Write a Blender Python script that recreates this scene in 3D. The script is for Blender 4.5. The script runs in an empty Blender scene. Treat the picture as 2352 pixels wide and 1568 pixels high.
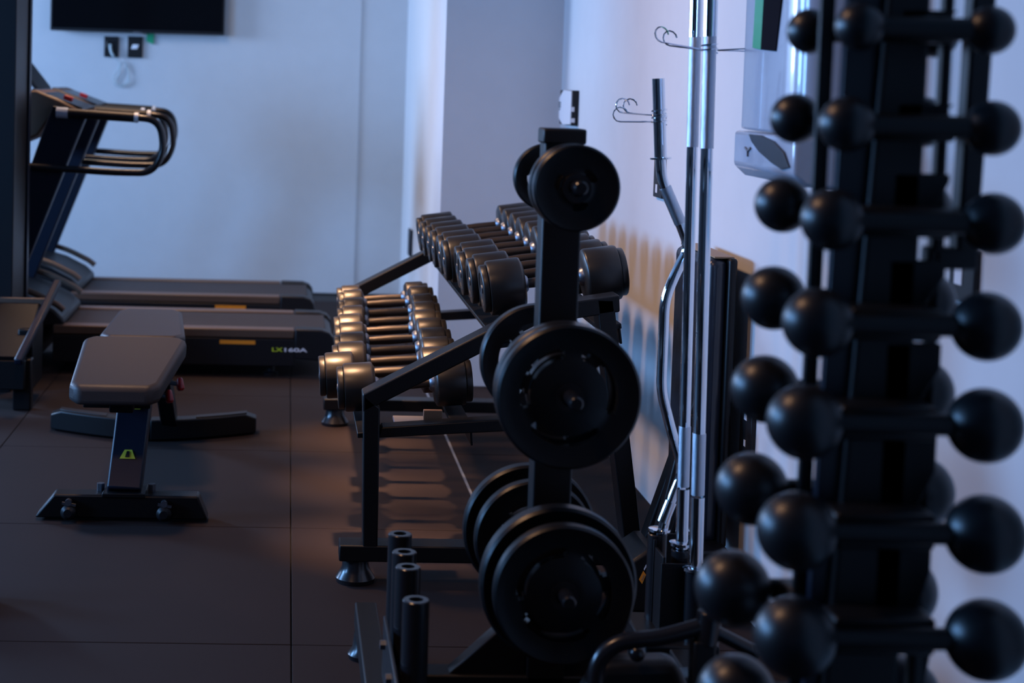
import bpy, bmesh, math, random
from mathutils import Vector, Matrix
random.seed(7)
S = bpy.context.scene
C = S.collection
PI = math.pi

# ------------------------------------------------------------------ camera
F, PX, PY, CAMZ = 3700.0, 820.0, 400.0, 1.3
yv = Vector((665 - PX, 185 - PY, F)).normalized()
sl = .026
xv = Vector((1, sl, -(yv.x + sl * yv.y) / yv.z)).normalized()
zv = xv.cross(yv)
if zv.y > 0: zv = -zv
M3 = Matrix((xv, yv, zv))                       # camera (x right, y down, z forward) -> room
cd = bpy.data.cameras.new('camera'); cam = bpy.data.objects.new('camera', cd); C.objects.link(cam)
right, down, fwd = M3.col[0], M3.col[1], M3.col[2]
cam.matrix_world = Matrix((( right.x, -down.x, -fwd.x, 0), (right.y, -down.y, -fwd.y, 0), (right.z, -down.z, -fwd.z, CAMZ), (0, 0, 0, 1)))
cd.sensor_width = 36; cd.lens = F / 2352 * 36
cd.shift_x = (1176 - PX) / 2352; cd.shift_y = (PY - 784) / 2352
cd.dof.use_dof = True; cd.dof.focus_distance = 4.2; cd.dof.aperture_fstop = 3.4
cd.clip_start = .05
S.camera = cam

def ray(u, v): return M3 @ Vector((u - PX, v - PY, F))
def atY(u, v, Y): r = ray(u, v); return r * (Y / r.y) + Vector((0, 0, CAMZ))
def atX(u, v, X): r = ray(u, v); return r * (X / r.x) + Vector((0, 0, CAMZ))

# ------------------------------------------------------------------ light and exposure
S.view_settings.view_transform = 'Standard'; S.view_settings.look = 'None'
S.view_settings.gamma = 1; S.view_settings.use_curve_mapping = False
S.view_settings.exposure = 0.0
w = bpy.data.worlds.new('world'); S.world = w; w.use_nodes = True
w.node_tree.nodes['Background'].inputs[0].default_value = (.30, .48, .90, 1)
w.node_tree.nodes['Background'].inputs[1].default_value = .35
def area(name, loc, target, sx, sy, power, col, spread=180):
    l = bpy.data.lights.new(name, 'AREA'); l.shape = 'RECTANGLE'; l.size = sx; l.size_y = sy
    l.energy = power; l.color = col; l.spread = math.radians(spread)
    o = bpy.data.objects.new(name, l); C.objects.link(o); o.location = loc
    d = Vector(target) - Vector(loc)
    o.rotation_euler = d.to_track_quat('-Z', 'Y').to_euler()
    return o
BLUE = (.20, .46, .95)
area('window_daylight', (-4.60, 5.15, 1.80), (1.17, 5.2, .60), 1.1, .9, 180, BLUE)
area('window_daylight', (-4.60, 8.7, 1.95), (.70, 8.8, 1.9), 1.2, 1.0, 300, (.33, .51, .86))
area('window_daylight', (-4.60, 3.15, 1.75), (1.17, 2.8, .60), 1.1, 1.0, 130, BLUE)
area('ceiling_lamp_warm', (-.75, 4.9, 2.76), (.85, 5.0, .40), .30, .30, 25, (1.0, .58, .33), 110)
area('ceiling_lamp_warm', (-.78, 2.55, 2.76), (.30, 2.7, .40), .30, .30, 9, (1.0, .56, .30), 110)
area('ceiling_lamp_warm', (-.75, 7.2, 2.76), (-.3, 7.2, .0), .30, .30, 12, (1.0, .58, .33), 100)
area('fill_light_back', (-1.0, 7.9, 2.76), (.68, 8.3, .8), 1.2, .3, 15, (1.0, .84, .68), 120)  # unseen fill light added to brighten and warm the column's left face
for yy in (4.5, 5.15, 5.8):
    area('ceiling_downlight', (-.15, yy, 2.78), (.235, yy, .5), .09, .09, 2.0, (1.0, .56, .30), 16)

# ------------------------------------------------------------------ materials
def mat(name, col, rough=.5, metal=0, noise=0, nscale=60, bump=0, col2=None, coat=0, spec=.5, speck=None):
    m = bpy.data.materials.new(name); m.use_nodes = True
    nt = m.node_tree; b = nt.nodes['Principled BSDF']
    b.inputs['Base Color'].default_value = (*col, 1); b.inputs['Roughness'].default_value = rough
    b.inputs['Metallic'].default_value = metal; b.inputs['Coat Weight'].default_value = coat
    b.inputs['Specular IOR Level'].default_value = spec
    tc = nt.nodes.new('ShaderNodeTexCoord')
    n = nt.nodes.new('ShaderNodeTexNoise'); n.inputs['Scale'].default_value = nscale; n.inputs['Detail'].default_value = 4
    nt.links.new(tc.outputs['Object'], n.inputs['Vector'])
    c2 = col2 or tuple(min(1, c * (1 + max(noise, .08))) for c in col)
    mx = nt.nodes.new('ShaderNodeMix'); mx.data_type = 'RGBA'
    mx.inputs[6].default_value = (*col, 1); mx.inputs[7].default_value = (*c2, 1)
    nt.links.new(n.outputs['Fac'], mx.inputs[0]); last = mx.outputs[2]
    if speck:
        v = nt.nodes.new('ShaderNodeTexNoise'); v.inputs['Scale'].default_value = speck[1]; v.inputs['Detail'].default_value = 2
        nt.links.new(tc.outputs['Object'], v.inputs['Vector'])
        r = nt.nodes.new('ShaderNodeValToRGB'); r.color_ramp.elements[0].position = speck[2]; r.color_ramp.elements[1].position = speck[2] + .03
        nt.links.new(v.outputs['Fac'], r.inputs[0])
        m2 = nt.nodes.new('ShaderNodeMix'); m2.data_type = 'RGBA'; m2.inputs[7].default_value = (*speck[0], 1)
        nt.links.new(r.outputs[0], m2.inputs[0]); nt.links.new(last, m2.inputs[6]); last = m2.outputs[2]
    nt.links.new(last, b.inputs['Base Color'])
    if bump:
        bp = nt.nodes.new('ShaderNodeBump'); bp.inputs['Strength'].default_value = bump; bp.inputs['Distance'].default_value = .002
        nt.links.new(n.outputs['Fac'], bp.inputs['Height']); nt.links.new(bp.outputs[0], b.inputs['Normal'])
    return m
PAINT = mat('white_paint', (.55, .56, .58), .7, nscale=9, noise=.05, bump=.05)
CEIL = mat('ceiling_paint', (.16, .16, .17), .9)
RUB = mat('rubber_tile', (.0115, .0062, .0060), .82, nscale=4, col2=(.0165, .0090, .0086), bump=0, spec=.22, speck=((.026, .024, .024), 420, .70))
GAP = mat('floor_gap', (.012, .011, .012), .9)
STRIP = mat('pale_seam_reflection', (.16, .18, .22), .5)
BLK = mat('black_powder_coat', (.005, .005, .006), .42, nscale=400, bump=.12, spec=.28)
BLKS = mat('black_semi_gloss', (.010, .010, .012), .25)
RUBH = mat('black_rubber_head', (.015, .013, .012), .36, nscale=90, bump=.05)
PLATE = mat('black_rubber_plate', (.004, .004, .005), .34, nscale=120, bump=.06, spec=.38)
BALL = mat('black_neoprene', (.009, .009, .011), .36, nscale=200, bump=.05)
HAND = mat('dark_handle_steel', (.045, .036, .032), .45, metal=.4)
CHR = mat('polished_chrome', (.80, .82, .86), .07, metal=1, nscale=30, noise=.03)
KNURL = mat('knurled_chrome', (.55, .58, .64), .28, metal=1, nscale=900, bump=.4)
COL = mat('steel_collar', (.22, .24, .28), .38, metal=1)
VIN = mat('black_vinyl', (.034, .027, .027), .48, nscale=260, bump=.15, spec=.35)
VIN2 = mat('dark_blue_black_vinyl', (.014, .018, .028), .30, nscale=14, bump=1.0)
WARM_GLINT = mat('pad_edge_warm_glint', (.25, .16, .09), .55)  # brown is the warm lamp's reflection put into the colour
MBLK = mat('matte_black_print', (.008, .008, .012), .9, spec=.03)
NAVY = mat('navy_black_metal', (.006, .009, .020), .38, spec=.35)
BELT = mat('treadmill_belt', (.026, .019, .019), .62, nscale=150, bump=.1, spec=.3)
TRAIL = mat('treadmill_side_rail', (.090, .055, .038), .45, nscale=200, bump=.1)  # tan deepened to carry warm lamp glow on rails, strips and bar
DPL = mat('dark_plastic', (.009, .009, .011), .45, spec=.3)
BRN = mat('brown_console_plastic', (.10, .06, .04), .45)
RED = mat('red_plastic', (.35, .012, .015), .4)
YEL = mat('yellow_sticker', (.45, .42, .03), .5)
ORG = mat('orange_sticker', (.75, .26, .015), .5)
LIME = mat('lime_lettering', (.50, .62, .03), .5)
WHT = mat('white_lettering', (.75, .76, .80), .5)
WPL = mat('white_plastic', (.62, .65, .70), .35)
GPL = mat('pale_blue_grey_plastic', (.36, .42, .52), .22, coat=.4)
GRN = mat('green_sticker', (.01, .30, .13), .5)
SCR = mat('black_screen', (.003, .003, .004), .12)
TAN = mat('tan_steel', (.30, .17, .10), .45)
GREY = mat('grey_steel', (.12, .12, .14), .5)
CBL = mat('white_cable', (.42, .50, .52), .5)

# ------------------------------------------------------------------ mesh helpers
class B:
    def __init__(s): s.b = bmesh.new()
    def box(s, x0, x1, y0, y1, z0, z1, rot=None, piv=None):
        vs = [s.b.verts.new((x, y, z)) for x in (x0, x1) for y in (y0, y1) for z in (z0, z1)]
        for f in ((0, 1, 3, 2), (4, 6, 7, 5), (0, 4, 5, 1), (2, 3, 7, 6), (0, 2, 6, 4), (1, 5, 7, 3)):
            s.b.faces.new([vs[i] for i in f])
        if rot is not None:
            R = Matrix.Rotation(rot[1], 4, rot[0]); p = Vector(piv) if piv else Vector(((x0 + x1) / 2, (y0 + y1) / 2, (z0 + z1) / 2))
            for v in vs: v.co = R @ (v.co - p) + p
        return s
    def prism(s, pts, a0, a1, ax='Y'):
        """polygon in the two other axes, extruded along ax"""
        def mk(p, a):
            return {'Y': (p[0], a, p[1]), 'X': (a, p[0], p[1]), 'Z': (p[0], p[1], a)}[ax]
        A = [s.b.verts.new(mk(p, a0)) for p in pts]; D = [s.b.verts.new(mk(p, a1)) for p in pts]
        s.b.faces.new(A); s.b.faces.new(D[::-1]); n = len(pts)
        for i in range(n): s.b.faces.new((A[i], D[i], D[(i + 1) % n], A[(i + 1) % n]))
        return s
    def beam(s, p, q, w, h, up=(0, 0, 1)):
        p = Vector(p); q = Vector(q); d = (q - p).normalized(); a = d.cross(Vector(up)).normalized(); c = a.cross(d)
        vs = []
        for e in (p, q):
            for i, j in ((-1, -1), (1, -1), (1, 1), (-1, 1)): vs.append(s.b.verts.new(e + a * i * w / 2 + c * j * h / 2))
        s.b.faces.new(vs[:4][::-1]); s.b.faces.new(vs[4:])
        for i in range(4): s.b.faces.new((vs[i], vs[(i + 1) % 4], vs[4 + (i + 1) % 4], vs[4 + i]))
        return s
    def lathe(s, prof, org, axis, seg=32):
        """prof: list of (t along axis, radius)"""
        org = Vector(org); ax = Vector(axis).normalized()
        a = ax.orthogonal().normalized(); c = ax.cross(a); rings = []
        for t, r in prof:
            if r < 1e-6: rings.append([s.b.verts.new(org + ax * t)])
            else: rings.append([s.b.verts.new(org + ax * t + (a * math.cos(k * 2 * PI / seg) + c * math.sin(k * 2 * PI / seg)) * r) for k in range(seg)])
        for A, D in zip(rings, rings[1:]):
            for k in range(seg):
                k2 = (k + 1) % seg
                if len(A) == 1 and len(D) == 1: continue
                if len(A) == 1: s.b.faces.new((A[0], D[k2], D[k]))
                elif len(D) == 1: s.b.faces.new((A[k], A[k2], D[0]))
                else: s.b.faces.new((A[k], A[k2], D[k2], D[k]))
        return s
    def cyl(s, p, q, r, seg=20, r2=None):
        p = Vector(p); q = Vector(q); L = (q - p).length
        return s.lathe([(0, 0), (0, r), (L, r if r2 is None else r2), (L, 0)], p, q - p, seg)
    def tube(s, pts, r, seg=12, bend=0, closed=False):
        pts = [Vector(p) for p in pts]
        if bend:
            out = [pts[0]]
            for i in range(1, len(pts) - 1):
                a, p, c = pts[i - 1], pts[i], pts[i + 1]
                d = min(bend, (a - p).length * .49, (c - p).length * .49)
                A = p + (a - p).normalized() * d; D = p + (c - p).normalized() * d
                for k in range(9):
                    t = k / 8; out.append(A * (1 - t) ** 2 + p * 2 * t * (1 - t) + D * t * t)
            out.append(pts[-1]); pts = out
        n = len(pts); rings = []; prev = None
        for i, p in enumerate(pts):
            if closed: d = (pts[(i + 1) % n] - pts[i - 1]).normalized()
            else: d = (pts[min(i + 1, n - 1)] - pts[max(i - 1, 0)]).normalized()
            a = d.orthogonal().normalized() if prev is None else (prev - d * prev.dot(d)).normalized()
            prev = a; c = d.cross(a)
            rr = r[i] if isinstance(r, (list, tuple)) else r
            rings.append([s.b.verts.new(p + (a * math.cos(k * 2 * PI / seg) + c * math.sin(k * 2 * PI / seg)) * rr) for k in range(seg)])
        for i in range(n if closed else n - 1):
            A, D = rings[i], rings[(i + 1) % n]
            for k in range(seg): s.b.faces.new((A[k], A[(k + 1) % seg], D[(k + 1) % seg], D[k]))
        if not closed: s.b.faces.new(rings[0][::-1]); s.b.faces.new(rings[-1])
        return s
    def ball(s, c, r, seg=36):
        n = seg // 2
        return s.lathe([(-r * math.cos(i * PI / n), r * math.sin(i * PI / n)) for i in range(n + 1)], c, (0, 0, 1), seg)
    def ringtube(s, p, q, ro, ri, depth, seg=24):
        """open tube end: outer wall, rim and a bore of some depth at q"""
        p = Vector(p); q = Vector(q); L = (q - p).length
        return s.lathe([(0, 0), (0, ro), (L - .002, ro), (L, ro - .002), (L, ri), (L - depth, ri), (L - depth, 0)], p, q - p, seg)
    def done(s, name, m, parent=None, bevel=0, seg=2, angle=35, origin=None):
        bmesh.ops.recalc_face_normals(s.b, faces=s.b.faces)
        me = bpy.data.meshes.new(name)
        base = Vector((0, 0, 0))
        if parent is not None: base = Vector(parent.get('_base', (0, 0, 0)))
        elif origin is not None: base = Vector(origin)
        bmesh.ops.translate(s.b, vec=-base, verts=s.b.verts)
        s.b.to_mesh(me); s.b.free()
        me.materials.append(m)
        for p in me.polygons: p.use_smooth = True
        me.set_sharp_from_angle(angle=math.radians(angle))
        o = bpy.data.objects.new(name, me); C.objects.link(o)
        if parent is not None: o.parent = parent
        elif origin is not None: o.location = base
        o['_base'] = tuple(base)
        if bevel:
            md = o.modifiers.new('bevel', 'BEVEL'); md.width = bevel; md.segments = seg; md.limit_method = 'ANGLE'; md.angle_limit = math.radians(40)
            md.harden_normals = False
        return o
def tag(o, label=None, cat=None, group=None, kind=None):
    if label: o['label'] = label
    if cat: o['category'] = cat
    if group: o['group'] = group
    if kind: o['kind'] = kind
    return o
def thing(name, label, cat, loc, group=None):
    o = bpy.data.objects.new(name, None); C.objects.link(o); o.location = loc; o.empty_display_size = .1
    o['_base'] = tuple(loc)
    return tag(o, label, cat, group)
def struct(name, b, m, label=None, bevel=0):
    return tag(b.done(name, m, bevel=bevel), label, None, None, 'structure')

# ------------------------------------------------------------------ room shell
YB, WX, PF = 9.88, 1.17, 6.9
b = B(); b.box(-4.7, 1.35, -2.7, 10.1, -.1, -.012); struct('floor', b, GAP)
b = B()
xs = [-4.58, -3.98, -2.98, -1.98, -.97, .038, .62, 1.3]
ys = [-2.6 + 0 * i for i in range(1)] + [-1.22 + .975 * i for i in range(0, 12)]
for i in range(len(xs) - 1):
    for j in range(len(ys) - 1):
        g = .0016
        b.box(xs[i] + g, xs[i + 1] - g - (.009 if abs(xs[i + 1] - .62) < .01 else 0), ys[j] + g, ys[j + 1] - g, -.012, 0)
o = struct('floor', b, RUB, bevel=.0015)
o['label'] = 'dark reddish brown rubber floor tiles with thin seams'
b = B(); b.box(.610, .6185, 2.0, 6.9, -.012, .0006); struct('seam_glint_1', b, STRIP, 'narrow pale strip for the bright reflected line along the floor seam under the dumbbell rack')  # added strip; its pale colour stands for light reflected along the seam
b = B(); b.box(-4.7, .43, YB - .008, 10.1, 0, 2.8); struct('wall_back', b, PAINT, 'pale wall behind the treadmills')
b = B(); b.box(.43, 1.4, YB, 10.1, 0, 2.8); struct('wall_back', b, PAINT, 'narrow pale wall strip beside the column')
b = B(); b.prism([(.664, PF), (WX + .15, PF), (WX + .15, YB), (.713, YB)], 0, 2.8, 'Z'); struct('wall_column', b, PAINT, 'projecting column behind the dumbbell rack')
b = B(); b.box(WX, WX + .15, -2.7, PF, 0, 2.8); struct('wall_right', b, PAINT, 'pale wall on the right behind racks')
b = B(); b.box(-4.7, 1.4, -2.7, -2.55, 0, 2.8); struct('wall_front', b, CEIL)
b = B(); b.box(-4.75, 1.4, -2.7, 10.1, 2.8, 2.95); struct('ceiling', b, CEIL)
wins = [(2.60, 3.70, 1.2, 2.2), (4.40, 5.80, 1.2, 2.3), (8.00, 9.40, 1.35, 2.45)]
b = B(); yp = -2.7
for (y0, y1, z0, z1) in wins:
    b.box(-4.7, -4.55, yp, y0, 0, 2.8); b.box(-4.7, -4.55, y0, y1, 0, z0); b.box(-4.7, -4.55, y0, y1, z1, 2.8); yp = y1
b.box(-4.7, -4.55, yp, 10.1, 0, 2.8); struct('wall_left', b, CEIL)
for n_, (y0, y1, z0, z1) in enumerate(wins):
    b = B(); b.box(-4.6, -4.53, y0, y0 + .05, z0, z1); b.box(-4.6, -4.53, y1 - .05, y1, z0, z1)
    b.box(-4.6, -4.53, y0, y1, z0, z0 + .05); b.box(-4.6, -4.53, y0, y1, z1 - .05, z1)
    struct('window_%d' % (n_ + 1), b, DPL, bevel=.004)

# ------------------------------------------------------------------ television and small things on the back wall
t = thing('television', 'large black flat television mounted high on the back wall', 'television', (-.925, 9.87, 1.56))
b = B(); b.box(-1.448, -.402, 9.80, 9.84, 1.562, 2.16); b.done('casing', DPL, t, bevel=.006)
b = B(); b.box(-1.436, -.414, 9.7975, 9.801, 1.58, 2.148); b.done('screen', SCR, t)
b = B(); b.box(-1.1, -.75, 9.84, 9.872, 1.68, 2.0); b.done('wall_mount', DPL, t)
b = B(); b.box(-.948, -.905, 9.795, 9.815, 1.555, 1.566); b.done('sensor', GREY, t, bevel=.003)
t = thing('wall_socket', 'black wall plate with a white cable plugged in, below the television', 'socket', (-1.086, 9.87, 1.47), 'black wall plates under the television')
b = B(); b.box(-1.129, -1.043, 9.858, 9.8715, 1.412, 1.537); b.done('cover_plate', DPL, t, bevel=.003)
b = B(); b.box(-1.112, -1.060, 9.855, 9.860, 1.440, 1.510); b.done('socket_insert', BLKS, t, bevel=.002)
t = thing('wall_socket', 'black wall plate with a small white insert, right of the cabled one', 'socket', (-.943, 9.87, 1.47), 'black wall plates under the television')
b = B(); b.box(-.987, -.898, 9.858, 9.8715, 1.412, 1.541); b.done('cover_plate', DPL, t, bevel=.003)
b = B(); b.prism([(-.966, 1.464), (-.929, 1.464), (-.918, 1.492), (-.955, 1.492)], 9.852, 9.860); b.done('port', WHT, t, bevel=.002)
b = B()
P = [(-1.090, 9.853, 1.488), (-1.088, 9.845, 1.46), (-1.075, 9.845, 1.425), (-1.045, 9.85, 1.395), (-1.03, 9.855, 1.36), (-1.035, 9.86, 1.31),
     (-1.055, 9.86, 1.275), (-1.04, 9.86, 1.248), (-1.0, 9.86, 1.25), (-.978, 9.86, 1.29), (-.985, 9.86, 1.345), (-1.008, 9.86, 1.385), (-1.04, 9.858, 1.345), (-1.07, 9.86, 1.29), (-1.055, 9.86, 1.24), (-1.01, 9.86, 1.236), (-.973, 9.86, 1.27), (-.99, 9.862, 1.36)]
def smooth(P, n=6):
    P = [Vector(p) for p in P]; out = []
    for i in range(len(P) - 1):
        a = P[max(i - 1, 0)]; p = P[i]; q = P[i + 1]; c = P[min(i + 2, len(P) - 1)]
        for k in range(n):
            t = k / n
            out.append(.5 * ((2 * p) + (q - a) * t + (2 * a - 5 * p + 4 * q - c) * t * t + (3 * p - a - 3 * q + c) * t ** 3))
    out.append(P[-1]); return out
Q = smooth(P); rr = [.0085 if i < 14 else .0026 for i in range(len(Q))]
b.tube(Q, rr, 8); tag(b.done('cable', CBL, origin=(-1.09, 9.853, 1.49)), 'thin white cable looped and hanging below the black wall plates', 'cable')
b = B(); b.prism([(-.873, 1.56), (-.873, 1.512), (-.832, 1.496), (-.828, 1.56)], 9.862, 9.8715)
tag(b.done('sticker', GRN, origin=(-.85, 9.866, 1.53)), 'small green tag sticking out under the television', 'tag')

# small plates on the column side
b = B(); b.box(.672, .688, 8.72, 8.86, .36, .505)
o = tag(b.done('wall_socket', NAVY, bevel=.004, origin=(.70, 8.8, .43)), 'dark switch plate on the left face of the column', 'socket')
for v_ in o.data.vertices: v_.co.x += .004
b = B(); b.box(.665, .681, 7.35, 7.46, .50, .60)
tag(b.done('wall_socket', DPL, bevel=.004, origin=(.67, 7.4, .55)), 'dark plate low on the column edge above the rack frame', 'socket')
# wall panel by the corner
t = thing('wall_control_panel', 'white control panel with black side edge beside the corner, above the plate tree', 'control panel', (1.17, 6.6, 1.16))
b = B(); b.box(1.142, 1.1705, 6.47, 6.76, 1.150, 1.293); b.done('housing', DPL, t, bevel=.003)
b = B(); b.prism([(6.475, 1.155), (6.66, 1.150), (6.755, 1.175), (6.755, 1.26), (6.66, 1.293), (6.475, 1.29)], 1.137, 1.1425, 'X'); b.done('face_plate', WPL, t, bevel=.002)
b = B()
for dy, dz in ((6.745, 1.240), (6.715, 1.240), (6.745, 1.231), (6.715, 1.231), (6.742, 1.222), (6.717, 1.222), (6.73, 1.212)):
    b.box(1.1345, 1.1372, dy - .008, dy + .008, dz - .0025, dz + .0025)
b.done('buttons', DPL, t)
b = B(); b.box(1.1385, 1.155, 6.4685, 6.471, 1.163, 1.180); b.box(1.1385, 1.152, 6.4685, 6.471, 1.207, 1.226); b.done('clip', WPL, t)

# info cards on the right wall
def card(Y, z, dy, dz, label, sq):
    t = thing('sign_card', label, 'sign', (1.17, Y, z - dz / 2), 'black cards on the right wall')
    b = B(); b.box(1.158, 1.1705, Y - dy / 2, Y + dy / 2, z - dz / 2, z + dz / 2); b.done('board', DPL, t, bevel=.002)
    for (ay, az, s) in sq:
        b = B(); b.box(1.1565, 1.1585, Y + ay - s * .9, Y + ay + s * .9, z + az - s, z + az + s); b.done('white_square', WPL, t)
card(4.985, 1.030, .115, .125, 'small black wall card behind the curl bar, white square low on it', [(.01, -.035, .013)])
card(3.93, .45, .10, .15, 'small black wall card with two white squares beside the upright pad', [(.0, .05, .012), (.0, -.02, .008)])
card(2.70, 1.00, .10, .09, 'small black wall card behind the right balls of the dumbbell tower', [(.01, .0, .017)])

# ------------------------------------------------------------------ treadmills
def treadmill(Y0, wY, dx, label, lettering):
    t = thing('treadmill', label, 'treadmill', (-.8 + dx, Y0 + wY / 2, 0), 'treadmills along the back wall')
    X = lambda x: x + dx
    Y1 = Y0 + wY
    rw = .085
    b = B(); b.box(X(-1.0), X(.12), Y0 + .012, Y1 - .012, .085, .185); b.done('deck_frame', DPL, t, bevel=.008)
    b = B(); b.box(X(-1.0), X(.19), Y0 + rw, Y1 - rw, .186, .205); b.done('running_belt', BELT, t, bevel=.006)
    for (a, c) in ((Y0, Y0 + rw - .002), (Y1 - rw + .002, Y1)):
        b = B(); b.box(X(-1.0), X(.05), a, c, .172, .212); b.done('foot_rail', TRAIL, t, bevel=.006)
        # rounded rear end cap
        pr = [(.052, .216), (.17, .214), (.205, .202), (.222, .180), (.228, .150), (.220, .115), (.195, .090), (.155, .078), (.052, .085)]
        b = B(); b.prism([(X(x), z) for x, z in pr], a - .002, c + .002); b.done('end_cap', DPL, t, bevel=.006)
    b = B(); b.cyl((X(.175), Y0 + rw, .150), (X(.175), Y1 - rw, .150), .046, 24); b.done('roller', DPL, t)
    b = B(); b.box(X(-1.0), X(.052), Y0 - .001, Y0 + .02, .05, .170); b.done('side_skirt', DPL, t, bevel=.004)
    for yy in (Y0 + .06, Y1 - .06):
        b = B(); b.lathe([(0, 0), (0, .032), (.012, .034), (.02, .018), (.085, .014), (.085, 0)], (X(-.05), yy, 0), (0, 0, 1), 20); b.done('foot', DPL, t)
        b = B(); b.lathe([(0, 0), (0, .032), (.012, .034), (.02, .018), (.085, .014), (.085, 0)], (X(-1.5), yy, 0), (0, 0, 1), 20); b.done('foot', DPL, t)
    # motor hood
    hp = [(-1.85, .07), (-1.9, .16), (-1.86, .30), (-1.65, .36), (-1.40, .375), (-1.24, .365), (-1.10, .325), (-1.00, .275), (-.955, .235), (-.955, .205), (-1.05, .20), (-1.05, .07)]
    b = B(); b.prism([(X(x), z) for x, z in hp], Y0 + .02, Y1 - .02); b.done('motor_cover', DPL, t, bevel=.012)
    for yy in (Y0 - .002, Y1 - .03):
        b = B(); b.tube([(X(-1.36), yy + .016, .405), (X(-1.24), yy + .016, .395), (X(-1.10), yy + .016, .355), (X(-.985), yy + .016, .300), (X(-.955), yy + .016, .275)], .014, 10, bend=.05)
        b.done('cover_edge_strip', TRAIL, t)
    # masts, rails
    for k, yy in enumerate((Y0 + .015, Y1 - .065)):
        b = B(); b.prism([(X(-1.40), .08), (X(-1.27), .08), (X(-.875), 1.115), (X(-1.02), 1.165)], yy, yy + .05); b.done('mast', NAVY, t, bevel=.006)
        yr = yy - .018 if k == 0 else yy + .068
        b = B(); b.tube([(X(-.99), yr, 1.135), (X(-.70), yr, 1.124), (X(-.555), yr, 1.115), (X(-.535), yr, .98), (X(-.585), yr, .884), (X(-.75), yr, .882), (X(-1.14), yr, .900)], .0155, 14, bend=.12)
        h = b.done('handrail', BLKS, t)
        b = B(); b.cyl((X(-.95), yr, 1.1335), (X(-.665), yr, 1.1215), .021, 18); b.done('rail_grip', DPL, h)
        b = B(); b.cyl((X(-.665), yr, 1.1215), (X(-.648), yr, 1.121), .0225, 18); tag(b.done('rail_band', WPL, h), 'pale plastic ring at the end of the grip')
        b = B(); b.cyl((X(-1.0), yr, 1.135), (X(-.95), yr, 1.133), .024, 18); b.done('rail_socket', GPL, h)
    b = B(); b.prism([(X(-1.30), 1.12), (X(-1.25), 1.215), (X(-1.10), 1.228), (X(-1.0), 1.19), (X(-.885), 1.135), (X(-.90), 1.11), (X(-1.03), 1.12), (X(-1.09), 1.03), (X(-1.2), .98)], Y0 + .07, Y1 - .07)
    b.done('console', BRN, t, bevel=.01)
    b = B(); b.beam((X(-1.12), Y0 + wY / 2, 1.228), (X(-.90), Y0 + wY / 2, 1.150), wY - .16, .012); b.done('console_panel', BLKS, t, bevel=.003)
    for yy in (Y0 + .09, ):
        b = B(); b.box(X(-.985), X(-.945), yy, yy + .04, 1.185, 1.205, rot=('Y', .35)); b.done('stop_key', RED, t, bevel=.004)
    b = B(); b.beam((X(-1.20), Y0 + wY / 2, 1.22), (X(-1.36), Y0 + wY / 2, 1.42), wY - .2, .02); b.done('screen_panel', DPL, t, bevel=.004)
    # stickers
    b = B(); b.box(X(-.275), X(-.120), Y0 - .0025, Y0 - .0008, .145, .162); b.done('warning_sticker', ORG, t)
    if lettering:
        for txt, x0, m, wd in (('LX', -.046, LIME, .047), ('160A', .0085, WHT, .100)):
            cu = bpy.data.curves.new('lettering', 'FONT'); cu.body = txt; cu.size = .03; cu.extrude = .0004; cu.offset = .0008
            to = bpy.data.objects.new('tmp', cu); C.objects.link(to); bpy.context.view_layer.update()
            me = bpy.data.meshes.new_from_object(to.evaluated_get(bpy.context.evaluated_depsgraph_get()))
            C.objects.unlink(to); bpy.data.objects.remove(to)
            mnx = min(v.co.x for v in me.vertices); mxx = max(v.co.x for v in me.vertices); mny = min(v.co.y for v in me.vertices); mxy = max(v.co.y for v in me.vertices)
            bx = Vector(t['_base'])
            for v in me.vertices:
                v.co = Vector((X(x0) + (v.co.x - mnx) / (mxx - mnx) * wd, Y0 - .0032, .116 + (v.co.y - mny) / (mxy - mny) * .0175 - .0 * v.co.x)) - bx + Vector((0, v.co.z, 0))
            me.materials.clear(); me.materials.append(m)
            lo = bpy.data.objects.new('lettering', me); C.objects.link(lo); lo.parent = t
    return t
treadmill(7.0, .62, 0, 'nearer black treadmill with lime and white model lettering on its side', True)
treadmill(8.08, .65, -.07, 'black treadmill farther back, right against the television wall', False)

# ------------------------------------------------------------------ machine at the left edge
t = thing('weight_machine', 'tall dark weight machine column with slanted footplate at the left edge', 'exercise machine', (-1.3, 6.5, 0))
b = B(); b.box(-1.35, -1.103, 6.56, 6.60, 0, 2.45); b.done('front_cover', DPL, t, bevel=.004)
b = B(); b.box(-1.35, -1.108, 6.60, 6.93, 0, 2.45); b.done('column', BLK, t, bevel=.006)
b = B(); b.box(-1.107, -1.098, 6.885, 6.93, 0, 2.45); b.done('column_edge_strip', NAVY, t, bevel=.002)
b = B(); b.beam((-1.45, 6.35, .292), (-.985, 6.35, .292), .40, .02, up=(0, -.47, 1)); b.done('footplate', BLK, t, bevel=.003)
b = B(); b.box(-1.5, -.955, 6.505, 6.53, .365, .395); b.done('top_bar', TRAIL, t, bevel=.005)
b = B(); b.beam((-.925, 6.60, .452), (-1.005, 6.13, .200), .030, .028); b.done('side_rail', NAVY, t, bevel=.006)
b = B(); b.box(-1.5, -.985, 6.17, 6.20, .085, .20); b.done('front_plate', BLK, t, bevel=.005)
b = B(); b.box(-1.035, -.965, 6.20, 6.26, 0, .20); b.done('leg', BLK, t, bevel=.006)
b = B(); b.box(-1.035, -.975, 6.30, 6.55, .06, .30); b.done('side_plate', BLK, t, bevel=.006)
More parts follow.
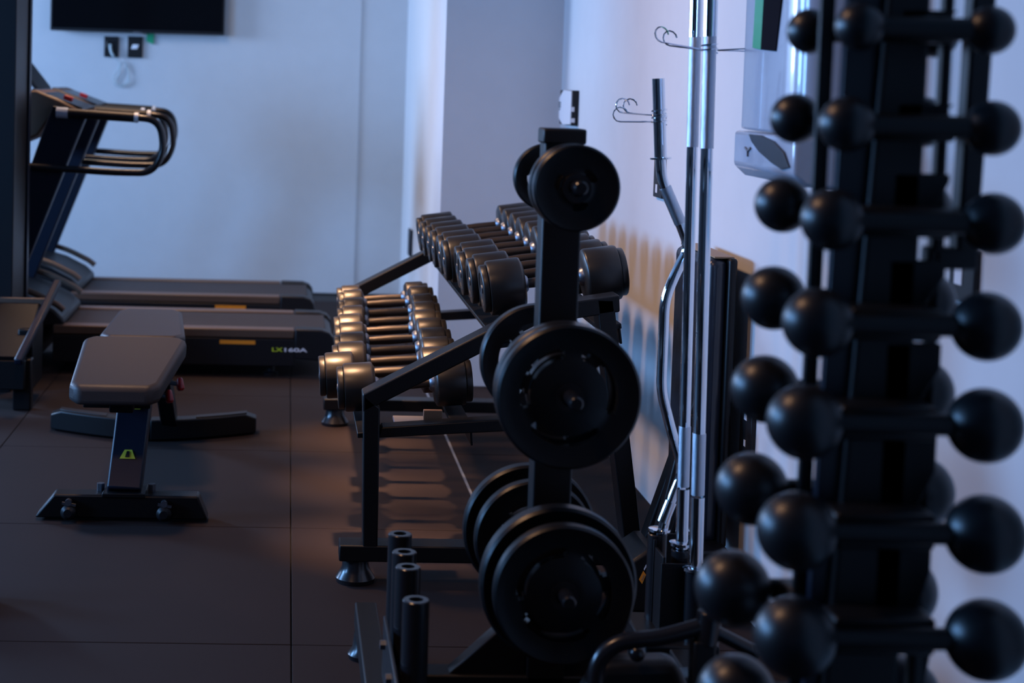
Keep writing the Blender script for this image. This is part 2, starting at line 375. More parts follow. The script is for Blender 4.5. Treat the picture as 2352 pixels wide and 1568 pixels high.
# bench foot at the lower left edge
t = thing('floor_stand', 'black end of a floor stand just entering at the lower left edge', 'stand', (-.78, 3.95, 0))
b = B(); b.prism([(-.90, .02), (-.715, .02), (-.695, .055), (-.708, .105), (-.90, .105)], 3.88, 3.98); b.done('end_cap', BLK, t, bevel=.008)
b = B(); b.cyl((-.90, 3.93, .128), (-.712, 3.93, .128), .022, 18); b.done('bar', BLKS, t)
b = B(); b.box(-.85, -.78, 3.88, 3.98, 0, .022); b.done('foot', DPL, t)

# ------------------------------------------------------------------ adjustable bench
t = thing('weight_bench', 'flat adjustable weight bench with black vinyl pads on curved feet', 'bench', (-.46, 5.2, 0))
b = B(); b.prism([(-.71, .008), (-.206, .008), (-.235, .078), (-.655, .078)], 4.665, 4.735); ff = b.done('front_foot', BLK, t, bevel=.006)
for x in (-.61, -.333):
    b = B(); b.lathe([(0, 0), (0, .016), (.01, .022), (.022, .022), (.032, .012), (.032, 0)], (x, 4.665, .030), (0, -1, 0), 20); b.done('wheel', DPL, ff)
    b = B(); b.cyl((x, 4.664, .058), (x, 4.640, .060), .010, 10); b.beam((x - .018, 4.645, .058), (x + .022, 4.645, .052), .008, .007); b.done('bolt', COL, ff)
def arc(x): return 5.74 + .16 * abs((x + .465) / .38) ** 1.6
for sgn in (-1, 1):
    pts = [(-.465 + sgn * k / 9 * .375) for k in range(10)]
    b = B(); A = None
    for x in pts:
        y = arc(x); zt = .078 if abs(x + .465) < .34 else .060
        ring = [b.b.verts.new((x, y + dy, z)) for dy, z in ((-.035, .006), (.035, .006), (.035, zt), (-.035, zt))]
        if A:
            for k in range(4): b.b.faces.new((A[k], A[(k + 1) % 4], ring[(k + 1) % 4], ring[k]))
        else: b.b.faces.new(ring)
        A = ring
    b.b.faces.new(A[::-1]); rf = b.done('rear_foot', BLK, t, bevel=.005)
    b = B()
    pts = [(-.465 + sgn * (.16 + k / 6 * .18)) for k in range(7)]; A = None
    for x in pts:
        y = arc(x); ring = [b.b.verts.new((x, y + dy, z)) for dy, z in ((-.022, .077), (.022, .077), (.022, .082), (-.022, .082))]
        if A:
            for k in range(4): b.b.faces.new((A[k], A[(k + 1) % 4], ring[(k + 1) % 4], ring[k]))
        else: b.b.faces.new(ring)
        A = ring
    b.b.faces.new(A[::-1]); b.done('grip_pad', DPL, rf, bevel=.002)
b = B(); b.beam((-.454, 4.70, .075), (-.440, 4.96, .40), .100, .07, up=(0, 1, 0)); b.done('front_post', NAVY, t, bevel=.006)
b = B(); b.box(-.515, -.39, 4.66, 4.78, .072, .084); b.done('post_base_plate', BLK, t, bevel=.002)
for x in (-.525, -.375):
    b = B(); b.cyl((x, 4.72, .074), (x, 4.72, .10), .012, 6); b.done('bolt', COL, t)
b = B(); b.beam((-.40, 5.76, .07), (-.42, 5.40, .40), .055, .08, up=(0, 1, 0)); b.done('rear_post', BLK, t, bevel=.005)
b = B(); b.beam((-.46, 4.62, .352), (-.46, 5.85, .40), .07, .045); b.done('main_beam', BLK, t, bevel=.005)
b = B(); b.box(-.575, -.38, 4.66, 4.80, .335, .375); b.done('seat_bracket', BLK, t, bevel=.004)
def pad(name, xs0, xs1, y0, y1, z0, z1, th, ch, m):
    """padded cushion: trapezoid with clipped corners; xs0 at the near end, xs1 at the far end"""
    n0 = Vector((0, y1 - y0, z1 - z0)).normalized()
    def pt(s_, tt, h):
        x = (xs0[0] * (1 - tt) + xs1[0] * tt) * (1 - s_) + (xs0[1] * (1 - tt) + xs1[1] * tt) * s_
        return (x, y0 + (y1 - y0) * tt - h * n0.z, z0 + (z1 - z0) * tt - h * n0.y * 1.0)
    out = [(ch, 0), (1 - ch, 0), (1, ch * .8), (1, 1 - ch * .8), (1 - ch, 1), (ch, 1), (0, 1 - ch * .8), (0, ch * .8)]
    b = B(); T = [b.b.verts.new(pt(s_, tt, 0)) for s_, tt in out]; D = [b.b.verts.new(pt(s_, tt, th)) for s_, tt in out]
    b.b.faces.new(T); b.b.faces.new(D[::-1])
    for i in range(8): b.b.faces.new((T[i], D[i], D[(i + 1) % 8], T[(i + 1) % 8]))
    return b.done(name, m, t, bevel=.016, seg=4)
pad('seat_pad', (-.607, -.352), (-.618, -.292), 4.58, 5.02, .415, .492, .058, .09, VIN)
pad('back_pad', (-.580, -.305), (-.600, -.372), 5.05, 5.90, .487, .450, .055, .10, VIN)
for (u, v, Y) in ((415, 882, 5.0), (390, 910, 4.9)):
    p = atY(u, v, Y)
    b = B(); b.cyl((p.x - .035, p.y, p.z + .004), (p.x - .005, p.y, p.z), .007, 10); k_ = b.done('pin', COL, t)
    b = B(); b.lathe([(0, 0), (0, .006), (.005, .010), (.034, .0125), (.040, .008), (.040, 0)], (p.x - .004, p.y, p.z + .020), (.15, -.3, -1), 16); b.done('knob', RED, k_)
pl = lambda s: Vector((-.454, 4.70, .075)).lerp(Vector((-.440, 4.96, .40)), s)
fd = Vector((0, -.781, .625)) * .0362
def onpost(name, poly, m, h=0):
    b = B(); V = []
    for (dx, s) in poly:
        p = pl(s) + fd * (1 + h); V.append(b.b.verts.new((p.x + dx, p.y, p.z)))
    r = bmesh.ops.extrude_face_region(b.b, geom=[b.b.faces.new(V)])
    bmesh.ops.translate(b.b, vec=fd * .04, verts=[e for e in r['geom'] if isinstance(e, bmesh.types.BMVert)])
    return b.done(name, m, t)
onpost('height_label', [(.004, .615), (.022, .615), (.024, .76), (.006, .76)], YEL)
onpost('warning_triangle', [(-.022, .225), (.024, .225), (.012, .295), (-.010, .295)], YEL)
onpost('warning_mark', [(-.006, .235), (.007, .235), (.005, .282), (-.003, .282)], BLKS, .06)

# ------------------------------------------------------------------ dumbbell rack
RY0, RY1 = 4.10, 6.02
t = thing('dumbbell_rack', 'long two-tier black steel dumbbell rack along the right wall', 'dumbbell rack', (.55, 5.1, 0))
for (y0, e) in ((RY0, 'near'), (RY1, 'far')):
    ym = y0 + .04
    b = B(); b.box(.16, .975, y0, y0 + .08, .062, .105); b.done('base_beam', BLK, t, bevel=.004)
    b = B(); b.prism([(.221, .10), (.259, .10), (.255, .465), (.211, .50)], y0, y0 + .08); b.done('front_post', BLK, t, bevel=.004)
    b = B(); b.prism([(.209, .500), (.640, .733), (.865, .772), (.868, .728), (.655, .690), (.212, .452)], y0, y0 + .08); b.done('sloping_arm', BLK, t, bevel=.004)
    b = B(); b.prism([(.252, .385), (.262, .413), (.868, .465), (.880, .430)], y0 + .01, y0 + .07); b.done('cross_brace', BLK, t, bevel=.003)
    b = B(); b.prism([(.806, .760), (.851, .760), (.952, .10), (.906, .10)], y0, y0 + .08); b.done('rear_leg', BLK, t, bevel=.004)
    for x in (.205, .93):
        b = B(); b.lathe([(0, 0), (0, .050), (.012, .052), (.028, .042), (.040, .036), (.063, .034), (.063, 0)], (x, ym, 0), (0, 0, 1), 28); b.done('rubber_foot', BLKS, t)
TL, TU = math.radians(4.5), math.radians(8.5)
for (x, z, tl, wd) in ((.225, .395, TL, .05), (.475, .415, TL, .05), (.59, .640, TU, .06), (.85, .690, TU, .06)):
    b = B(); b.box(x - wd / 2, x + wd / 2, RY0 + .03, RY1 + .05, z - .014, z + .0, rot=('Y', -tl)); b.box(x + wd / 2 - .006, x + wd / 2, RY0 + .03, RY1 + .05, z - .05, z, rot=('Y', -tl))
    b.done('shelf_rail', BLK, t, bevel=.002)
for x, z in ((.345, .410), (.72, .665)):
    for ya in (RY0 + .08, RY1 - .10):
        b = B(); b.box(x - .045, x + .045, ya, ya + .10, z - .01, z); b.done('shelf_plate', GREY, t, bevel=.002)
b = B(); b.box(.375, .425, RY0 + .085, RY0 + .10, .395, .445); tag(b.done('bracket', TAN, t, bevel=.002), 'tan steel bracket')

def dumbbell(cx, cy, cz, tilt, R, hl, hh, label, group):
    """cx..cz centre, head radius R, head length hl, handle length hh"""
    t = thing('dumbbell', label, 'dumbbell', (cx, cy, cz), group)
    ax = Vector((math.cos(tilt), 0, math.sin(tilt))); c = Vector((cx, cy, cz))
    b = B(); n = []
    for i in range(9):
        f = i / 8 * 2 - 1; n.append((f * hh / 2, .0150 - .0025 * abs(f)))
    b.lathe([(-hh / 2, 0)] + n + [(hh / 2, 0)], c, ax, 20); b.done('handle', HAND, t)
    for s in (-1, 1):
        o_ = c + ax * s * hh / 2; d = ax * s
        b = B(); b.lathe([(-.012, .0), (-.012, .019), (-.008, .023), (.0, .026), (.0, 0)], o_, d, 24); b.done('collar', COL, t)
        b = B(); b.lathe([(0, 0), (0, R * .80), (.004, R * .90), (.006, R * .97), (.011, R), (hl - .006, R), (hl - .001, R * .975), (hl, R * .93), (hl, 0)], o_, d, 48); hd = b.done('weight_head', RUBH, t, angle=50)
        b = B(); b.lathe([(0, 0), (0, R * .80), (.003, R * .84), (.003, R * .875), (.016, R * .875), (.019, R * .84), (.019, R * .60), (.0165, R * .58), (.0165, 0)], o_ + d * (hl - .001), d, 40); b.done('end_plate', RUBH, hd, angle=50)
        b = B(); b.lathe([(0, 0), (0, .013), (.004, .012), (.006, 0)], o_ + d * (hl + .014), d, 16); b.done('end_bolt', COL, hd)
    return t
ordn = ['far-end', 'second from the far end', 'third from the far end', 'fourth from the far end', 'fifth from the far end', 'fifth from the near end', 'fourth from the near end', 'third from the near end', 'second from the near end', 'nearest']
uX = [.492, .493, .498, .500, .506, .505, .530, .522, .530, .545]
lX = [.213, .214, .210, .200, .184, .182, .176, .166, .136, .170]
lZ = [.560, .566, .559, .555, .551, .548, .543, .541, .538, .537]
for i in range(10):
    Y = 5.85 - i * 1.5 / 9
    R = .0700 + .0050 * i / 9; hl = .116 - .018 * i / 9
    x0 = uX[i]; hh = .163; L = hl * 2 + hh
    cx = x0 + math.cos(TU) * L / 2 + .01; cz = .825 - R + math.sin(TU) * (L / 2)
    q = {0: 'far-end black rubber dumbbell on the upper tier', 9: 'black rubber dumbbell nearest the camera on the upper tier'}.get(i, 'black rubber dumbbell on the upper tier, %s' % ordn[i])
    dumbbell(cx, Y, cz, TU, R, hl, hh, q, 'dumbbells on the upper tier of the rack')
for i in range(10):
    Y = 5.85 - i * 1.5 / 9
    R = .056 + .010 * i / 9; hl = .068 + .017 * i / 9
    x0 = lX[i]; hh = .160; L = hl * 2 + hh
    if i == 8: hh = .185
    cx = x0 + math.cos(TL) * L / 2; cz = lZ[i] - R + math.sin(TL) * (L / 2) - .002
    q = {0: 'small far-end black dumbbell on the lower tier', 9: 'black dumbbell nearest the camera on the lower tier, behind the sloping arm'}.get(i, 'black dumbbell on the lower tier, %s' % ordn[i])
    dumbbell(cx, Y, cz, TL, R, hl, hh, q, 'dumbbells on the lower tier of the rack')

# ------------------------------------------------------------------ plate tree
TX = .522
t = thing('weight_plate_tree', 'black upright plate tree with barbell tubes, in front of the dumbbell rack', 'weight rack', (TX, 3.05, 0))
b = B(); b.box(TX - .037, TX + .037, 3.02, 3.085, .12, 1.205); b.done('post', BLK, t, bevel=.004)
b = B(); b.box(TX - .041, TX + .041, 3.016, 3.089, 1.195, 1.224); b.done('post_cap', DPL, t, bevel=.004)
levels = [(1.124, 2.83, 3.26), (.7435, 2.80, 3.33), (.385, 2.80, 3.36)]
for z, y0, y1 in levels:
    b = B(); b.lathe([(0, 0), (0, .010), (.003, .013), (3.02 - y0, .013), (3.02 - y0, 0)], (TX, y0, z), (0, 1, 0), 20); b.done('peg', BLKS, t)
    b = B(); b.lathe([(0, 0), (0, .010), (.003, .013), (y1 - 3.085, .013), (y1 - 3.085, 0)], (TX, y1, z), (0, -1, 0), 20); b.done('peg', BLKS, t)
b = B(); b.box(.225, .86, 3.02, 3.085, .115, .17); b.done('base_beam', BLK, t, bevel=.004)
b = B(); b.prism([(TX - .19, .165), (TX - .036, .165), (TX - .036, .30), (TX - .10, .250)], 3.03, 3.075); b.done('gusset', BLK, t, bevel=.004)
b = B(); b.prism([(TX + .19, .165), (TX + .036, .165), (TX + .036, .30), (TX + .10, .250)], 3.03, 3.075); b.done('gusset', BLK, t, bevel=.004)
for x in (.20, .86):
    ye = 3.62 if x < .5 else 3.34
    b = B(); b.box(x - .02, x + .03, 2.72, ye, .06, .115); b.done('foot_beam', BLK, t, bevel=.004)
    for y in (2.76, ye - .04):
        b = B(); b.lathe([(0, 0), (0, .038), (.010, .040), (.024, .030), (.06, .026), (.06, 0)], (x + .005, y, 0), (0, 0, 1), 24); b.done('rubber_foot', BLKS, t)
b = B(); b.box(.216, .223, 2.80, 3.17, .10, .235); b.done('tube_bracket', DPL, t, bevel=.002)
for y in (2.89, 3.09, 3.18 + .01, 3.32):
    b = B(); b.ringtube((.256, y, .116), (.256, y, .36), .025, .0135, .06, 28); tb = b.done('barbell_tube', BLKS, t)
for y in (2.92, 3.10):
    b = B(); b.cyl((.216, y, .20), (.206, y, .20), .010, 6); b.done('bolt', COL, t)
def plate(y, z, R, th, label, rot=0, x=TX, sm=False):
    t = thing('weight_plate', label, 'weight plate', (x, y, z), 'rubber plates on the plate tree')
    N = 96; rh = .0165
    # radius, half thickness
    k = R / .145
    rads = [rh, rh + .012, .045 * k, .078 * k, .083 * k, .094 * k, .099 * k, .116 * k, R * .90, R * .965, R]
    if sm: rads = [rh, rh + .008, .0265, .0270, .030, .038, .041, .052, R * .88, R * .95, R]
    hts = [.50, .50, .50, .36, .32, .32, .34, .36, .44, .50, .36]
    SL = [(0.0, 1.75), (2.094, 3.844), (4.189, 5.939)]
    if sm: SL = [(q, q + .85) for q in (0, 2.094, 4.189)]
    def inslot(a, band):
        a = (a - rot) % (2 * PI)
        for s0, s1 in SL:
            if s0 < a < s1:
                if band == 4: return True                   # middle of the slot
                return s0 + .09 < a < s1 - .09
        return False
    b = B(); FV = {}; 
    def vert(side, i, kk):
        key = (side, i, kk % N)
        if key not in FV:
            a = 2 * PI * (kk % N) / N; h = th * hts[i] * side
            FV[key] = b.b.verts.new((x + rads[i] * math.cos(a), y - h, z + rads[i] * math.sin(a)))
        return FV[key]
    cells = {}
    for i in range(len(rads) - 1):
        for kk in range(N):
            am = 2 * PI * (kk + .5) / N
            cells[i, kk] = not (i in (3, 4, 5) and inslot(am, i))
    for (i, kk), on in cells.items():
        if not on: continue
        for sd in (1, -1):
            f = [vert(sd, i, kk), vert(sd, i + 1, kk), vert(sd, i + 1, kk + 1), vert(sd, i, kk + 1)]
            b.b.faces.new(f if sd == 1 else f[::-1])
        for (ni, nk, e0, e1) in ((i - 1, kk, (i, kk), (i, kk + 1)), (i + 1, kk, (i + 1, kk), (i + 1, kk + 1)), (i, (kk - 1) % N, (i, kk), (i + 1, kk)), (i, (kk + 1) % N, (i, kk + 1), (i + 1, kk + 1))):
            if not cells.get((ni, nk), False):
                b.b.faces.new((vert(1, *e0), vert(1, *e1), vert(-1, *e1), vert(-1, *e0)))
    b.done('disc', PLATE, t, angle=32)
    b = B(); b.lathe([(-th * .56, rh - .001), (-th * .56, rh + .010), (th * .56, rh + .010), (th * .56, rh - .001), (-th * .56, rh - .001)], (x, y, z), (0, 1, 0), 32); b.done('hub_ring', BLKS, t)
    return t
plate(2.885, 1.124 - .003, .079, .026, 'small black plate, frontmost on the top peg', .3, sm=True)
plate(2.930, 1.124 - .003, .079, .026, 'small black plate tucked behind the front one on the top peg', 1.35, sm=True)
plate(3.215, 1.124 - .003, .068, .026, 'small black plate hung on the back side of the top peg', .9, sm=True)
plate(2.890, .7435 - .003, .1325, .034, 'large black slotted plate, frontmost on the middle peg', 1.68)
plate(2.940, .7435 - .003, .1300, .034, 'black plate directly behind the front one on the middle peg', 1.0)
plate(3.265, .7435 - .003, .1170, .034, 'black plate on the back side of the middle peg', .4)
plate(2.868, .385 - .003, .1290, .034, 'black plate, frontmost on the bottom peg', 1.5)
plate(2.930, .385 - .003, .1460, .042, 'largest black plate, behind the front one on the bottom peg', .2)
plate(3.215, .385 - .003, .1230, .034, 'black plate on the back side of the bottom peg, nearer the post', .6)
plate(3.290, .385 - .003, .1380, .036, 'black plate rearmost on the back side of the bottom peg', 1.2)

# ------------------------------------------------------------------ barbell holder with chrome bars
BX = .90
t = thing('barbell_holder', 'black floor holder of upright tubes carrying the chrome bars', 'barbell holder', (BX, 3.5, 0))
for (x, y, z1, ro) in ((.862, 3.575, .298, .0225), (.899, 3.50, .284, .0225), (.9145, 3.43, .254, .0225)):
    b = B(); b.ringtube((x, y, .10), (x, y, z1), ro, .0195, .05, 28); tb = b.done('tube', BLKS, t)
b = B(); b.box(.846, .945, 3.460, 3.466, .10, .262); b.box(.848, .854, 3.548, 3.553, .10, .29); b.box(.850, .856, 3.466, 3.545, .10, .275); b.box(.850, .945, 3.600, 3.606, .10, .29); b.done('holder_shell', BLK, t, bevel=.001)
b = B(); b.box(.80, .965, 3.39, 3.62, .06, .102); b.done('base', BLK, t, bevel=.006)
for x, y in ((.82, 3.42), (.945, 3.42), (.82, 3.58), (.945, 3.58)):
    b = B(); b.cyl((x, y, 0), (x, y, .06), .016, 16); b.done('foot', DPL, t)
def spring(x, y, z, dirs, R, label, nloop=2):
    t = thing('spring_collar', label, 'barbell clip', (x, y, z), 'wire spring clips on the chrome bars')
    pts = [(x + R * math.cos(a), y + R * math.sin(a), z + .010 * a / (2 * PI)) for a in [i * 2 * PI / 20 for i in range(0, int(20 * nloop) + 1)]]
    b = B(); b.tube(pts, .0017, 8); b.done('coil', CHR, t)
    for (dx, dy, L, dz) in dirs:
        s = Vector((x, y, z + .006)) + Vector((dx, dy, 0)).normalized() * R
        e = s + Vector((dx, dy, dz)).normalized() * L
        d = (e - s).normalized()
        P = [s, e]
        for k in range(1, 10):
            a = -PI / 2 + k / 9 * PI * 1.45
            P.append(e + d * .016 * math.cos(a) + Vector((0, 0, .016 + .016 * math.sin(a))))
        b = B(); b.tube(P, .0017, 8); b.done('loop_handle', CHR, t)
# straight bar A (left) and B (right)
def straightbar(x0, x1, y, name_label, rS, rings, zb=.215, z1=1.75):
    t = thing('barbell', name_label, 'barbell', (x0, y, zb), 'chrome bars standing in the holder')
    a = Vector((x0, y, zb)); e = Vector((x1, y, z1)); ax = (e - a).normalized()
    P = lambda z: a + ax * ((z - zb) / ax.z)
    b = B(); b.cyl(a, P(.40), rS * .80, 24); b.done('lower_end', CHR, t)
    b = B(); b.cyl(P(.276), P(.420), rS, 24); b.done('sleeve', CHR, t)
    b = B(); b.cyl(P(.425), P(.56), rS * .97, 24); b.done('knurled_grip', KNURL, t)
    b = B(); b.cyl(P(.56), P(1.18), rS * .88, 24); b.done('shaft', CHR, t)
    b = B(); b.cyl(P(1.18), P(1.42), rS * .95, 24); b.done('upper_grip', KNURL, t)
    b = B(); b.cyl(P(1.42), P(z1), rS, 24); b.done('upper_sleeve', CHR, t)
    for z in rings:
        b = B(); b.lathe([(-.006, 0), (-.006, rS + .003), (-.003, rS + .0135), (.003, rS + .0135), (.006, rS + .003), (.006, 0)], P(z), ax, 28); b.done('stop_ring', CHR, t)
straightbar(.900, .879, 3.50, 'left of the two tall straight chrome bars in the holder', .0138, [.297], .216)
straightbar(.9145, .893, 3.43, 'right of the two tall straight chrome bars, with a wire clip', .0152, [.262], .216)
spring(.898, 3.43, 1.385, [(-1, -.25, .098, .14), (-1, .75, .075, .14), (1, .1, .10, .0), (1, -.22, .09, .08)], .0172, 'wire spring clip high on the right tall chrome bar')
t = thing('curl_bar', 'chrome angled curl bar leaning behind the straight bars', 'barbell', (.845, 3.555, .27), 'chrome bars standing in the holder')
ez = [(.823, 1.326), (.835, 1.150), (.840, 1.10), (.890, .995), (.908, .95), (.876, .885), (.857, .830), (.857, .625), (.885, .53), (.915, .445), (.884, .36), (.860, .24)]
YE = 3.575
b = B(); b.tube([(x, YE, z) for (x, z) in ez[1:]], .0118, 20, bend=.03); b.done('bent_shaft', CHR, t)
b = B(); b.cyl((.823, YE, 1.328), (.835, YE, 1.152), .0140, 28); b.done('upper_sleeve', CHR, t)
b = B(); b.lathe([(-.002, 0), (-.002, .024), (.002, .024), (.002, 0)], (.8355, YE, 1.150), (.07, 0, -1), 28); b.done('stop_ring', CHR, t)
b = B(); b.lathe([(-.004, 0), (-.004, .016), (-.002, .025), (.003, .025), (.005, .016), (.005, 0)], (.866, YE, .306), (0, 0, 1), 28); b.done('stop_ring', CHR, t)
b = B(); b.cyl((.848, YE, 1.085), (.886, YE, 1.005), .0138, 20); b.done('knurled_grip', KNURL, t)
b = B(); b.cyl((.889, YE, .372), (.872, YE, .325), .0145, 20); b.done('knurled_grip', CHR, t)
spring(.828, YE, 1.240, [(-1, -.15, .070, .05), (-1, .5, .05, .06)], .0162, 'upper wire clip on the curl bar sleeve')
spring(.829, YE, 1.225, [(-1, .0, .072, -.02)], .0165, 'lower wire clip on the curl bar sleeve')

# ------------------------------------------------------------------ upright bench folded against the wall
t = thing('folded_bench', 'padded black bench stood on end against the right wall behind the chrome bars', 'bench', (1.08, 4.1, 0))
b = B(); b.box(1.060, 1.112, 3.97, 4.33, .16, .885); b.done('pad', VIN2, t, bevel=.022, seg=4)
b = B(); b.box(1.108, 1.130, 3.955, 4.335, .155, .888); b.done('pad_back', BLK, t, bevel=.008, seg=3)
b = B(); b.box(1.075, 1.126, 3.975, 4.325, .885, .8905); b.done('pad_top_glint', WARM_GLINT, t, bevel=.002)  # thin strip added to show the warm lamp reflecting on the pad top
b = B(); b.beam((1.11, 4.02, .62), (.955, 4.02, .13), .07, .055, up=(0, 1, 0)); b.done('support_leg', BLK, t, bevel=.006)
b = B(); b.prism([(.852, .012), (1.12, .012), (1.12, .17), (.915, .17), (.852, .125)], 3.88, 4.06); b.done('base', BLK, t, bevel=.008)
b = B(); b.beam((1.02, 3.92, .5), (.945, 3.92, .15), .04, .04, up=(0, 1, 0)); b.done('brace', BLK, t, bevel=.006)
# emblem on the near end of the base
def em(name, pts, m, h):
    b = B(); b.prism(pts, 3.880 - h, 3.8805); b.done(name, m, t)
p0 = atY(1480, 1318, 3.92)
def EP(u, v): p = atY(u, v, 3.878); return (p.x, p.z)
em('emblem_square', [EP(1468, 1331), EP(1478, 1311), EP(1484, 1320), EP(1475, 1341)], ORG, .0012)
em('emblem_mark', [EP(1473, 1329), EP(1475, 1334), EP(1481, 1322), EP(1479, 1319), EP(1475, 1329)], TAN, .0022)
em('emblem_arc', [EP(1479, 1307), EP(1484, 1297), EP(1489, 1295), EP(1491, 1300), EP(1490, 1323), EP(1487, 1323), EP(1486, 1314), EP(1488, 1303), EP(1484, 1303), EP(1480, 1310)], WHT, .0012)
em('emblem_dot', [EP(1484, 1329), EP(1488, 1326), EP(1491, 1330), EP(1488, 1335)], WHT, .0012)

# ------------------------------------------------------------------ dispenser
t = thing('towel_dispenser', 'pale blue-grey wall dispenser with a green and black label, behind the dumbbell tower', 'dispenser', (1.17, 3.25, 1.12))
dy0, dy1 = 2.97, 3.37
b = B()
cv = [(.956, dy1), (.950, dy1 - .06), (.944, (dy0 + dy1) / 2), (.946, dy0 + .10), (.952, dy0 + .05), (.965, dy0 + .015), (.985, dy0), (1.17, dy0), (1.17, dy1)]
b.prism(cv, 1.225, 1.75, 'Z'); b.done('cover', GPL, t, bevel=.006, seg=3, angle=50)
b = B(); b.prism([(.945, 1.150), (.970, 1.128), (1.17, 1.118), (1.17, 1.222), (.945, 1.222)], dy0, dy1 + .01); b.done('base', GPL, t, bevel=.008, seg=3)
def onx(name, uv, X, h, m):
    P = [atX(u, v, X) for u, v in uv]; b = B(); b.prism([(p.y, p.z) for p in P], X - h, X + .012, 'X'); return b.done(name, m, t, bevel=.0008)
onx('green_label', [(1738, -40), (1757, -40), (1748, 114), (1729, 110)], .9445, .001, GRN)
onx('black_label', [(1757, -40), (1800, -40), (1782, 118), (1748, 114)], .9435, .001, MBLK)
onx('outlet_flap', [(1722, 308), (1750, 311), (1780, 325), (1803, 350), (1815, 385), (1797, 389), (1772, 372), (1745, 348), (1729, 326)], .944, .003, NAVY)
b = B()
for a_ in (0, 2.1, 4.2):
    c_ = atX(1717, 346, .943); b.beam(c_, c_ + Vector((0, .022 * math.cos(a_ + .5), .012 * math.sin(a_ + .5))), .004, .003, up=(1, 0, 0))
b.done('small_emblem', GREY, t)

# ------------------------------------------------------------------ dumbbell tower on the right
TK = .80                                      # the tower stands nearer than the plate tree
TYF, TYB = 2.40 * TK, 2.63 * TK
front = [((1975, 55, 60), (2275, 75, 59)), ((1945, 282, 69), (2280, 298, 68)), ((1912, 498, 78), (2282, 520, 76)), ((1878, 735, 87), (2265, 755, 86)),
         ((1848, 963, 95), (2262, 983, 92)), ((1830, 1213, 99), (2262, 1233, 98)), ((1825, 1462, 102), (2265, 1470, 102))]
back = [((1860, 72, 55), (2150, 72)), ((1827, 272, 61), (2122, 290)), ((1798, 470, 68), (2120, 490)), ((1777, 684, 78), (2120, 700)), ((1757, 893, 83), (2112, 893)),
        ((1727, 1122, 89), (2108, 1112)), ((1683, 1350, 93), (2065, 1340)), ((1690, 1592, 96), (2070, 1590))]
rown = ['top row', 'second row from the top', 'third row from the top', 'fourth row from the top', 'fifth row from the top', 'sixth row from the top', 'seventh row from the top', 'bottom row in view']
def balldumb(pl_, pr_, r, label, side):
    c = (pl_ + pr_) / 2
    t = thing('round_dumbbell', label, 'dumbbell', tuple(c), 'ball-ended dumbbells on the tower, ' + side)
    b = B(); b.cyl(pl_ + (pr_ - pl_) * .1, pr_ - (pr_ - pl_) * .1, .014, 20); b.done('handle', BLK, t)
    for p in (pl_, pr_):
        b = B(); b.ball(p, r, 48); b.done('ball_head', BALL, t)
zf, zbk = [], []
for i, (L, R_) in enumerate(front):
    k = .95; r = (L[2] + R_[2]) / 2 * TYF / F * k
    a = atY(L[0], L[1], TYF); c = atY(R_[0], R_[1], TYF); z = (a.z + c.z) / 2; a.z = c.z = z; zf.append((z, r, a.x, c.x))
    balldumb(a, c, r, 'black ball-ended dumbbell on the camera side of the tower, ' + rown[i].replace(' in view', ''), 'camera side')
for i, (L, R_) in enumerate(back):
    r = L[2] * TYB / F * .96
    a = atY(L[0], L[1], TYB); c = atY(R_[0], R_[1], TYB); c.z = a.z; zbk.append((a.z, r, a.x, c.x))
    balldumb(a, c, r, 'black ball-ended dumbbell on the wall-end side of the tower, ' + rown[i], 'rear side')
t = thing('dumbbell_tower', 'tall black tower rack holding ball-ended dumbbells at the right', 'dumbbell rack', (.95 * TK, 2.5 * TK, 0))
def tw(name, pts, y0, y1, m, bev=.004):
    P = [(x * TK, max(.03, 1.3 + (z - 1.3) * TK)) for x, z in pts]
    b = B(); b.prism(P, y0 * TK, y1 * TK); return b.done(name, m, t, bevel=bev)
tw('column', [(.850, -.28), (1.000, -.28), (1.003, 1.85), (.950, 1.85)], 2.495, 2.545, BLK, .006)
tw('rear_strut', [(.840, -.28), (.862, -.28), (.869, 1.85), (.845, 1.85)], 2.546, 2.560, BLK, .002)
tw('side_plate', [(.843, -.28), (.889, -.28), (.940, 1.85), (.884, 1.85)], 2.515, 2.535, NAVY, .002)
tw('inner_post', [(1.020, -.28), (1.038, -.28), (1.043, 1.85), (1.029, 1.85)], 2.50, 2.53, BLK)
tw('outer_post', [(1.065, 1.06), (1.098, 1.06), (1.118, 1.85), (1.076, 1.85)], 2.50, 2.54, DPL)
tw('post_bracket', [(1.02, 1.03), (1.10, 1.03), (1.10, 1.065), (1.02, 1.065)], 2.50, 2.54, DPL)
ups = [.9, .8, 1.45, 1.66, 1.9, 2.2, 2.3]
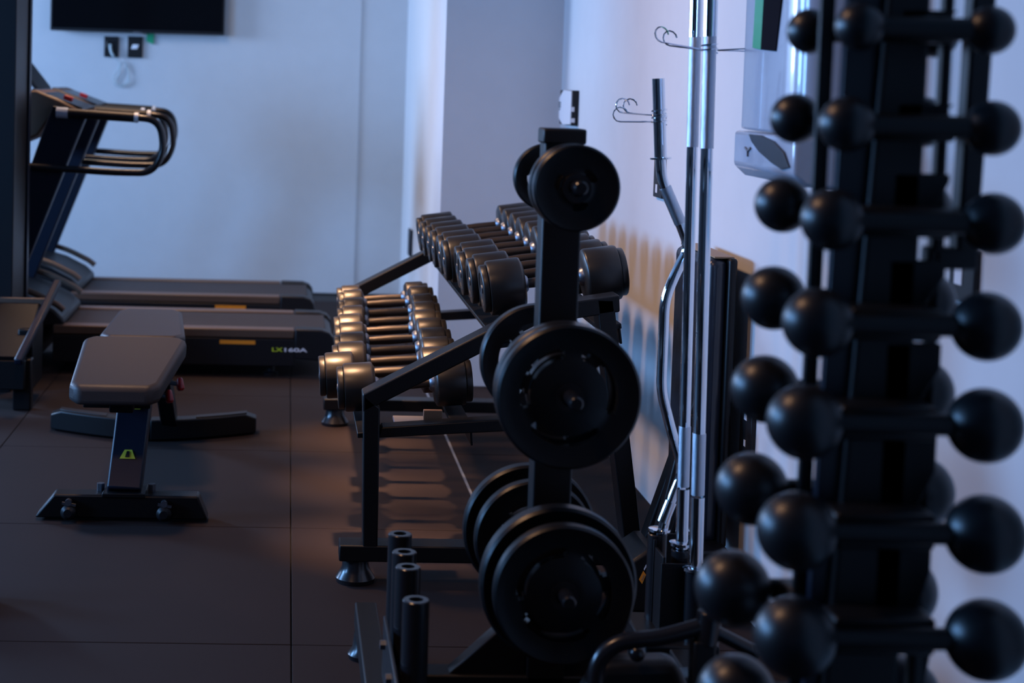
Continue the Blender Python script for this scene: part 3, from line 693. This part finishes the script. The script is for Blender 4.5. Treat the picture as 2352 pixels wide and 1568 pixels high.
for i, (z, r, xa, xc) in enumerate(zf):
    b = B(); b.box(xa + r * 1.12, xc - r * 1.12, TYF + .015, TYF + .074, z - r * .55, z + r * .38); b.done('cradle', BLK, t, bevel=.005)
    b = B(); b.prism([(.955 * TK, z - r * .50), (xc - r * 1.1, z - r * .50), (xc - r * 1.1, z + r * .3), (1.045 * TK, z + r * min(ups[i], 1.2)), (1.045 * TK, z + r * ups[i]), (.955 * TK, z + r * ups[i])], TYF + .076, TYF + .090)
    b.done('bracket_plate', BLK, t, bevel=.002)
    b = B(); b.prism([(1.03 * TK, z - r * .5), (xc - r * .55, z - r * .5), (xc - r * .55, z - r * .8), (1.045 * TK, z - r * 2.6), (1.03 * TK, z - r * 2.6)], TYF + .092, TYF + .104)
    b.done('saddle_gusset', BLK, t, bevel=.002)
for i, (z, r, xa, xc) in enumerate(zbk):
    b = B(); b.box(xa + r * 1.12, min(xc - r * 1.12, 1.02 * TK), TYB - .068, TYB - .015, z - r * .5, z + r * .38); b.done('cradle', BLK, t, bevel=.005)
b = B(); b.box(.52, .92, 1.90, 2.14, 0, .045); b.done('base', BLK, t, bevel=.006)
# ------------------------------------------------------------------ bent tube equipment at the lower right
YE2 = 2.75
t = thing('bent_tube_frame', 'bent black tube frame in the foreground between plate tree and dumbbell tower', 'exercise machine', (.62, 2.8, 0))
Q = [atY(1368, 1640, YE2), atY(1372, 1530, YE2), atY(1420, 1478, YE2), atY(1520, 1462, YE2), atY(1618, 1436, YE2)]
b = B(); b.tube(smooth([tuple(q) for q in Q], 8), .0150, 18); b.done('bent_tube', BLKS, t)
a = atY(1622, 1440, YE2)
b = B(); b.cyl(a + Vector((0, 0, -.030)), a + Vector((.006, 0, .028)), .022, 22); b.done('joint', BLKS, t, bevel=.003)
e = atY(1740, 1500, YE2)
b = B(); b.cyl(a, e, .0120, 16); b.done('side_tube', BLKS, t)
b = B(); b.box(a.x - .025, a.x + .015, YE2 - .02, YE2 + .02, .06, a.z - .02); b.done('post', BLK, t, bevel=.005)
b = B(); b.prism([(.53, .05), (.76, .05), (.76, .20), (.72, .285), (.58, .28), (.54, .20)], 2.79, 2.86); b.done('body', BLK, t, bevel=.02, seg=3)
k_ = atY(1463, 1500, 2.78)
b = B(); b.ball(k_, .015, 20); b.done('knob', BLKS, t)
b = B(); b.box(.50, .80, 2.73, 2.86, 0, .06); b.done('base', BLK, t, bevel=.006)

for o in bpy.data.objects:
    if '_base' in o: del o['_base']
